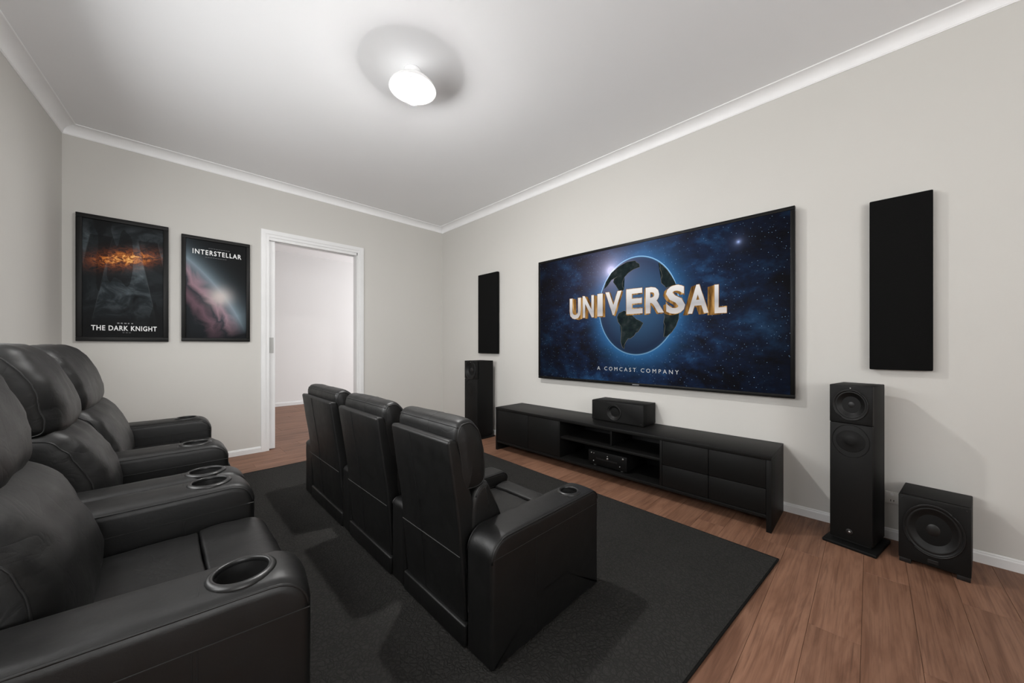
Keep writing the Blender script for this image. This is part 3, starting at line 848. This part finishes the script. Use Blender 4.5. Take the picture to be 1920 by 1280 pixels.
# the picture: procedural space scene; object coords are metres on the screen, origin at the television's foot centre
GY, GZ, GRY, GRZ = 1.407, 1.430, .356, .421
def mk_screen():
    n = NT('screen_picture')
    c = n.coord('Object'); X, Y, Z = n.xyz(c)
    Yw = n.math('ADD', Y, to.y); Zw = n.math('ADD', Z, to.z)
    ey = n.math('DIVIDE', n.math('SUBTRACT', Yw, GY), GRY); ez = n.math('DIVIDE', n.math('SUBTRACT', Zw, GZ), GRZ)
    e = n.math('SQRT', n.math('ADD', n.math('MULTIPLY', ey, ey), n.math('MULTIPLY', ez, ez)))
    inside = n.math('LESS_THAN', e, 1.0)
    neb = n.noise(n.mapping(c, (1, 1.5, 2.2), rot=(.5, 0, 0)), 2.0, 8, .66, .15)
    far = n.math('MULTIPLY', n.math('SUBTRACT', 2.9, e), .52, clamp=True)
    cl = n.ramp(neb, [(.40, (.0010, .0018, .0050)), (.54, (.0035, .0125, .040)), (.66, (.012, .050, .125)), (.80, (.06, .15, .29))])
    fc = n.new('ShaderNodeCombineColor')
    for i in range(3): n.link(n.math('MULTIPLY_ADD', far, 1.1, .22), fc.inputs[i])
    col = n.mix(1.0, cl, fc.outputs[0], 'MULTIPLY')
    halo = n.math('POWER', n.math('SUBTRACT', 1.0, n.math('MULTIPLY', n.math('ABSOLUTE', n.math('SUBTRACT', e, 1.0)), 1.15), clamp=True), 4.0)
    col = n.mix(n.math('MULTIPLY', halo, .80), col, (.022, .125, .30, 1))
    # stars
    for sc, thr, keep, br in ((26, .085, .45, 1.1), (48, .11, .55, .8), (11, .030, .45, 1.6)):
        vd = n.voronoi(c, sc); vc = n.voronoi(c, sc, out='Color')
        r = n.xyz(vc)[0]
        m_ = n.math('MULTIPLY', n.math('SUBTRACT', 1.0, n.math('DIVIDE', vd, thr), clamp=True), n.math('GREATER_THAN', r, keep))
        col = n.mix(n.math('MULTIPLY', m_, br, clamp=True), col, (.40, .66, 1.0, 1), 'ADD')
    # globe body
    g = n.ramp(n.math('MULTIPLY', e, 1.0), [(0, (.032, .098, .195)), (.55, (.020, .070, .150)), (.90, (.010, .030, .075)), (.972, (.012, .040, .095)), (.985, (.16, .38, .62)), (1.0, (.30, .56, .85))])
    shade_ = n.math('MULTIPLY_ADD', ez, .35, .85, clamp=True)
    sc_ = n.new('ShaderNodeCombineColor')
    for i in range(3): n.link(shade_, sc_.inputs[i])
    g = n.mix(1.0, g, sc_.outputs[0], 'MULTIPLY')
    col = n.mix(inside, col, g)
    # sun flare on the limb
    fy = n.math('SUBTRACT', Yw, 1.640); fz = n.math('SUBTRACT', Zw, 1.765)
    d2 = n.math('ADD', n.math('MULTIPLY', fy, fy), n.math('MULTIPLY', fz, fz))
    fl = n.math('ADD', n.math('DIVIDE', .0011, n.math('ADD', d2, .0006)), n.math('DIVIDE', .0034, n.math('ADD', d2, .012)))
    col = n.mix(n.math('MINIMUM', fl, 1.8), col, (.66, .58, .78, 1), 'ADD')
    sy = n.math('SUBTRACT', Yw, .650); sz = n.math('SUBTRACT', Zw, 1.815)
    d3 = n.math('ADD', n.math('MULTIPLY', sy, sy), n.math('MULTIPLY', sz, sz))
    col = n.mix(n.math('DIVIDE', .00006, n.math('ADD', d3, .00007)), col, (.40, .52, .95, 1), 'ADD')
    m = n.done((.002, .002, .002, 1), .35, 0, .02, None, col, .92)
    return m
bm = bmesh.new()
vv = [bm.verts.new((SXF - to.x, y - to.y, z - to.z)) for y, z in ((TY0 + bw, TZ0 + bw), (TY1 - bw, TZ0 + bw), (TY1 - bw, TZ1 - bw), (TY0 + bw, TZ1 - bw))]
bm.faces.new(vv)
bmesh.ops.recalc_face_normals(bm, faces=bm.faces)
scr = obj('screen', bm, mk_screen(), tv)
if scr.data.polygons[0].normal.x > 0: scr.data.flip_normals()
def glow(name, build, rough=.4, st=.92):
    n = NT(name); c = build(n)
    return n.done((.002, .002, .002, 1), .6, 0, .03, None, c, st)
def px2scr(px, py, x=SXF):
    """photo pixel to (y, z) on the screen plane"""
    a = math.radians(44.675); Fx, Fy, Rx, Ry = math.sin(a), math.cos(a), math.cos(a), -math.sin(a)
    u = (px - 960) / F_PX; t = x / (Fx + Rx * u)
    return (Fy + Ry * u) * t, EYE + (HORIZON - py) / F_PX * t
def crop(pts): return [px2scr(1050 + x / 5.818, 460 + y / 5.818) for x, y in pts]
LAND = [
 [(640, 490), (610, 440), (580, 400), (590, 365), (625, 340), (560, 380), (520, 440), (480, 480), (500, 400), (560, 300), (640, 230), (730, 180), (820, 165), (835, 185), (865, 200), (870, 235), (800, 262), (745, 300), (705, 345), (685, 390), (680, 440), (700, 480), (680, 495)],
 [(1072, 185), (1120, 215), (1170, 265), (1215, 330), (1250, 390), (1272, 440), (1210, 445), (1160, 465), (1140, 440), (1105, 410), (1100, 370), (1115, 330), (1105, 290), (1092, 250), (1095, 220)],
 [(670, 725), (700, 710), (760, 738), (800, 772), (835, 805), (870, 820), (908, 845), (885, 890), (850, 945), (830, 950), (808, 985), (770, 1015), (745, 1015), (720, 1050), (700, 1090), (700, 1130), (680, 1110), (662, 1050), (668, 980), (672, 930), (665, 880), (630, 830), (622, 780), (640, 740)],
 [(1135, 740), (1300, 735), (1295, 800), (1265, 880), (1220, 945), (1165, 995), (1130, 995), (1140, 930), (1145, 880), (1130, 830), (1140, 790)]]
def mk_land(n):
    c = n.pos()
    v = n.noise(c, 16, 5, .6)
    return n.ramp(v, [(.35, (.004, .008, .011)), (.52, (.009, .017, .017)), (.66, (.024, .030, .032)), (.8, (.05, .053, .055))])
mL = glow('picture_land', mk_land); mE = glow('picture_coast', lambda n: n.mix(n.noise(n.pos(), 40), (.09, .085, .08, 1), (.20, .19, .17, 1)))
for poly in LAND:
    q = crop(poly); bmL = bmesh.new(); bmE = bmesh.new()
    vs_ = [bmL.verts.new((SXF - .0006 - to.x, y - to.y, z - to.z)) for y, z in q]; bmL.faces.new(vs_)
    tube(bmE, [Vector((SXF - .0006 - to.x, y - to.y, z - to.z)) for y, z in q], .0011, 4, True)
    bmesh.ops.triangulate(bmL, faces=bmL.faces)
    obj('picture_land', bmL, mL, scr); obj('picture_coast', bmE, mE, scr)
# title lettering, one entry per letter: y left, y right, z top, z bottom as measured on the screen
LET = [('U', 2.090, 1.960, 1.553, 1.350), ('N', 1.938, 1.815, 1.563, 1.357), ('I', 1.778, 1.722, 1.568, 1.361), ('V', 1.694, 1.536, 1.573, 1.365), ('E', 1.490, 1.345, 1.577, 1.362),
       ('R', 1.318, 1.166, 1.571, 1.357), ('S', 1.150, 1.004, 1.565, 1.340), ('A', .985, .840, 1.549, 1.333), ('L', .800, .722, 1.532, 1.324)]
bmF = bmesh.new(); bmG = bmesh.new()
for ch, ya, yb, za, zb in LET:
    gl = glyphs(ch, .030 if ch != 'I' else .03)
    d = (1.405 - (ya + yb) / 2)
    put(bmF, gl, lambda a, b: (SXF - .0022 - to.x, ya + (yb - ya) * a - to.y, zb + (za - zb) * b - to.z))
    for k in range(1, 9):
        sh_ = d * .072 * k / 8; dn = -.010 * k / 8
        put(bmG, gl, lambda a, b: (SXF - .0022 + .00014 * k - to.x, ya + (yb - ya) * a + sh_ - to.y, zb + (za - zb) * b + dn - to.z))
    # thin bright gold bevel round the face
    cy, cz = (ya + yb) / 2, (za + zb) / 2
    put(bmG, glyphs(ch, .052), lambda a, b: (SXF - .0021 - to.x, cy + (ya - cy + (yb - ya) * a) * 1.06 - to.y, cz + (zb - cz + (za - zb) * b) * 1.035 - to.z))
def mk_face(n):
    z = n.xyz(n.pos())[2]
    f = n.math('MULTIPLY', n.math('SUBTRACT', z, 1.33), 4.2, clamp=True)
    return n.ramp(f, [(0, (.62, .56, .52)), (.35, (.42, .41, .42)), (.62, (.60, .58, .57)), (1, (.80, .76, .72))])
def mk_gold(n):
    p = n.mapping(n.pos(), (1, 16, 3))
    return n.ramp(n.noise(p, 2.2, 3), [(.30, (.05, .022, .006)), (.48, (.20, .095, .022)), (.60, (.36, .19, .055)), (.75, (.62, .38, .15))])
obj('title_depth', bmG, glow('title_gold', mk_gold), scr)
obj('title_lettering', bmF, glow('title_face', mk_face), scr)
bm = bmesh.new()
gl = glyphs('A COMCAST COMPANY', .0, 1.6)
put(bm, gl, lambda a, b: (SXF - .0012 - to.x, 1.780 + (1.052 - 1.780) * a - to.y, .868 + .033 * b - .004 * a - to.z))
obj('subtitle_lettering', bm, glow('subtitle_white', lambda n: n.mix(n.noise(n.pos(), 50), (.36, .37, .38, 1), (.55, .55, .55, 1))), scr)
bm = bmesh.new(); box(bm, TXF - .0006 - to.x, TXF + .001 - to.x, 1.375 - to.y, 1.435 - to.y, TZ0 + .007 - to.z, TZ0 + .013 - to.z)
obj('maker_badge', bm, 'print_grey', tv)

# ------------------------------------------------------------------ posters
def poster(label, x0, x1, z0, z1, art, fw=.030):
    p = empty('framed_poster', ((x0 + x1) / 2, YW - .015, z0), label, 'poster', 'framed posters beside the doorway')
    o = p.location
    bm = bmesh.new(); yf = YW - .030
    for b in ((x0, x1, z0, z0 + fw), (x0, x1, z1 - fw, z1), (x0, x0 + fw, z0 + fw, z1 - fw), (x1 - fw, x1, z0 + fw, z1 - fw)):
        box(bm, b[0] - o.x, b[1] - o.x, yf - o.y, YW - .0005 - o.y, b[2] - o.z, b[3] - o.z, .003)
    sharp(obj('frame', bm, 'frame', p), 40)
    boxo('backing', (x0 + fw * .5, x1 - fw * .5, YW - .016, YW - .001, z0 + fw * .5, z1 - fw * .5), 'frame', p, 0, o)
    bm = bmesh.new()
    vs_ = [bm.verts.new((x - o.x, YW - .0175 - o.y, z - o.z)) for x, z in ((x0 + fw, z0 + fw), (x1 - fw, z0 + fw), (x1 - fw, z1 - fw), (x0 + fw, z1 - fw))]
    bm.faces.new(vs_)
    pr_ = obj('print', bm, art, p)
    if pr_.data.polygons[0].normal.y > 0: pr_.data.flip_normals()
    return p, pr_, o
def flat_text(par, o, text, x0, x1, z0, z1, bold, sp, mat='print_white', name='title'):
    bm = bmesh.new(); put(bm, glyphs(text, bold, sp), lambda a, b: (x0 + (x1 - x0) * a - o.x, YW - .0182 - o.y, z0 + (z1 - z0) * b - o.z))
    t = obj(name, bm, mat, par)
    if t.data.polygons[0].normal.y > 0: t.data.flip_normals()
    return t
def mk_storm():
    """generic dark storm print: slate mist, dark bulks, a strip of embers"""
    n = NT('storm_print'); p = n.pos(); X, Y, Z = n.xyz(p)
    m1 = n.noise(n.mapping(p, (1, 1, 1.4)), 5.5, 6, .6, .8)
    c = n.ramp(m1, [(.32, (.0045, .0055, .0065)), (.48, (.020, .026, .030)), (.62, (.070, .086, .096)), (.80, (.18, .21, .22))])
    c = n.mix(n.math('MULTIPLY', n.math('SUBTRACT', .20, n.math('ABSOLUTE', n.math('SUBTRACT', Z, 1.78)), clamp=True), 1.6, clamp=True), c, (.10, .125, .14, 1))
    # two leaning slabs, plain dark bulks with a paler rim
    for sx, xo in ((1, -.345), (-1, -.085)):
        lean = n.math('MULTIPLY', n.math('SUBTRACT', 2.0, Z), .16 * sx)
        u = n.math('ABSOLUTE', n.math('ADD', n.math('SUBTRACT', X, xo), lean))
        slab = n.math('MULTIPLY', n.math('LESS_THAN', u, .062), n.math('LESS_THAN', Z, 1.985))
        rim = n.math('MULTIPLY', n.math('GREATER_THAN', u, .058), slab)
        c = n.mix(n.math('MULTIPLY', slab, .82), c, (.008, .0095, .011, 1))
        c = n.mix(n.math('MULTIPLY', rim, .5), c, (.07, .08, .085, 1))
    bulk = n.noise(n.mapping(p, (3.2, 1, .7), (.3, 0, .1)), 2.2, 2, .4)
    c = n.mix(n.math('MULTIPLY', n.math('GREATER_THAN', bulk, .56), .7), c, (.006, .0065, .007, 1))
    low = n.math('MULTIPLY', n.math('SUBTRACT', 1.50, Z), 4.0, clamp=True)
    c = n.mix(low, c, (.0045, .005, .0055, 1))
    up = n.math('MULTIPLY', n.math('SUBTRACT', Z, 1.93), 5.0, clamp=True)
    c = n.mix(up, c, (.006, .0065, .007, 1))
    dx = n.math('DIVIDE', n.math('ADD', X, .215), .17); dz = n.math('DIVIDE', n.math('SUBTRACT', Z, n.math('MULTIPLY_ADD', X, .22, 1.865)), .062)
    g = n.math('POWER', 2.718, n.math('MULTIPLY', n.math('ADD', n.math('MULTIPLY', dx, dx), n.math('MULTIPLY', dz, dz)), -1.0))
    em_ = n.noise(n.mapping(p, (1, 1, 1.2)), 26, 5, .65, 1.2)
    f = n.math('MULTIPLY', g, n.math('MULTIPLY', n.math('SUBTRACT', em_, .36), 4.2, clamp=True), clamp=True)
    fire = n.ramp(f, [(0, (.0, .0, .0)), (.25, (.13, .028, .004)), (.55, (.55, .16, .02)), (.85, (.95, .50, .14))])
    c = n.mix(1.0, c, fire, 'ADD')
    return n.done(c, .6, 0, .12)
def mk_space():
    """generic space print: a big pale planet limb with dusty rose bands over black"""
    n = NT('planet_print'); p = n.pos(); X, Y, Z = n.xyz(p)
    dx = n.math('SUBTRACT', X, -.992); dz = n.math('SUBTRACT', Z, .680)
    d = n.math('SUBTRACT', n.math('SQRT', n.math('ADD', n.math('MULTIPLY', dx, dx), n.math('MULTIPLY', dz, dz))), .913)
    wv = n.noise(n.mapping(p, (1, 1, 1)), 4.2, 4, .5, 2.2)
    q = n.math('ADD', d, n.math('MULTIPLY', n.math('SUBTRACT', wv, .5), .16))
    band = n.ramp(n.math('MULTIPLY', q, 1.0), [(.34, (.004, .0045, .005)), (.47, (.012, .015, .018)), (.55, (.13, .075, .095)), (.61, (.025, .027, .034)), (.67, (.30, .18, .215)), (.735, (.08, .07, .085))])
    lim = n.math('LESS_THAN', d, .765)
    glow_ = n.math('POWER', 2.718, n.math('MULTIPLY', n.math('ABSOLUTE', n.math('SUBTRACT', d, .765)), -19.0))
    c = n.mix(lim, (.0045, .005, .0055, 1), band)
    c = n.mix(n.math('MULTIPLY', glow_, .62), c, (.30, .40, .47, 1))
    gx = n.math('SUBTRACT', X, .40); gz = n.math('SUBTRACT', Z, 1.56)
    gg = n.math('POWER', 2.718, n.math('MULTIPLY', n.math('ADD', n.math('MULTIPLY', gx, gx), n.math('MULTIPLY', gz, gz)), -170.0))
    c = n.mix(n.math('MULTIPLY', gg, .8), c, (.66, .58, .55, 1))
    dk = n.math('MULTIPLY', n.math('SUBTRACT', 1.20, n.math('ADD', Z, n.math('MULTIPLY', X, -.35))), 5.0, clamp=True)
    c = n.mix(dk, c, (.006, .007, .009, 1))
    return n.done(c, .6, 0, .12)
p1, pr1, o1 = poster('framed dark poster with a fiery orange band titled THE DARK KNIGHT', -.481, .044, 1.126, 2.142, mk_storm(), .034)
flat_text(pr1, o1, 'THE DARK KNIGHT', -.402, -.030, 1.214, 1.256, .018, 1.12)
bm = bmesh.new()
for k, wd in enumerate((.016, .014, .016, .012, .013)): box(bm, -.262 + k * .020 - o1.x, -.262 + k * .020 + wd - .003 - o1.x, YW - .0182 - o1.y, YW - .0178 - o1.y, 1.272 - o1.z, 1.281 - o1.z)
for k in range(3): box(bm, -.232 + k * .018 - o1.x, -.221 + k * .018 - o1.x, YW - .0182 - o1.y, YW - .0178 - o1.y, 1.197 - o1.z, 1.2005 - o1.z)
obj('small_print', bm, 'print_grey', pr1)
p2, pr2_, o2 = poster('framed black poster with a pale planet curve titled INTERSTELLAR', .127, .632, 1.132, 2.106, mk_space(), .030)
flat_text(pr2_, o2, 'INTERSTELLAR', .203, .563, 1.944, 1.990, .016, 1.2)
bm = bmesh.new()
for k in range(9): box(bm, .315 + k * .018 - o2.x, .329 + k * .018 - o2.x, YW - .0182 - o2.y, YW - .0178 - o2.y, 2.008 - o2.z, 2.0105 - o2.z)
for k in range(9): box(bm, .291 + k * .018 - o2.x, .305 + k * .018 - o2.x, YW - .0182 - o2.y, YW - .0178 - o2.y, 1.922 - o2.z, 1.9245 - o2.z)
obj('small_print', bm, 'print_grey', pr2_)
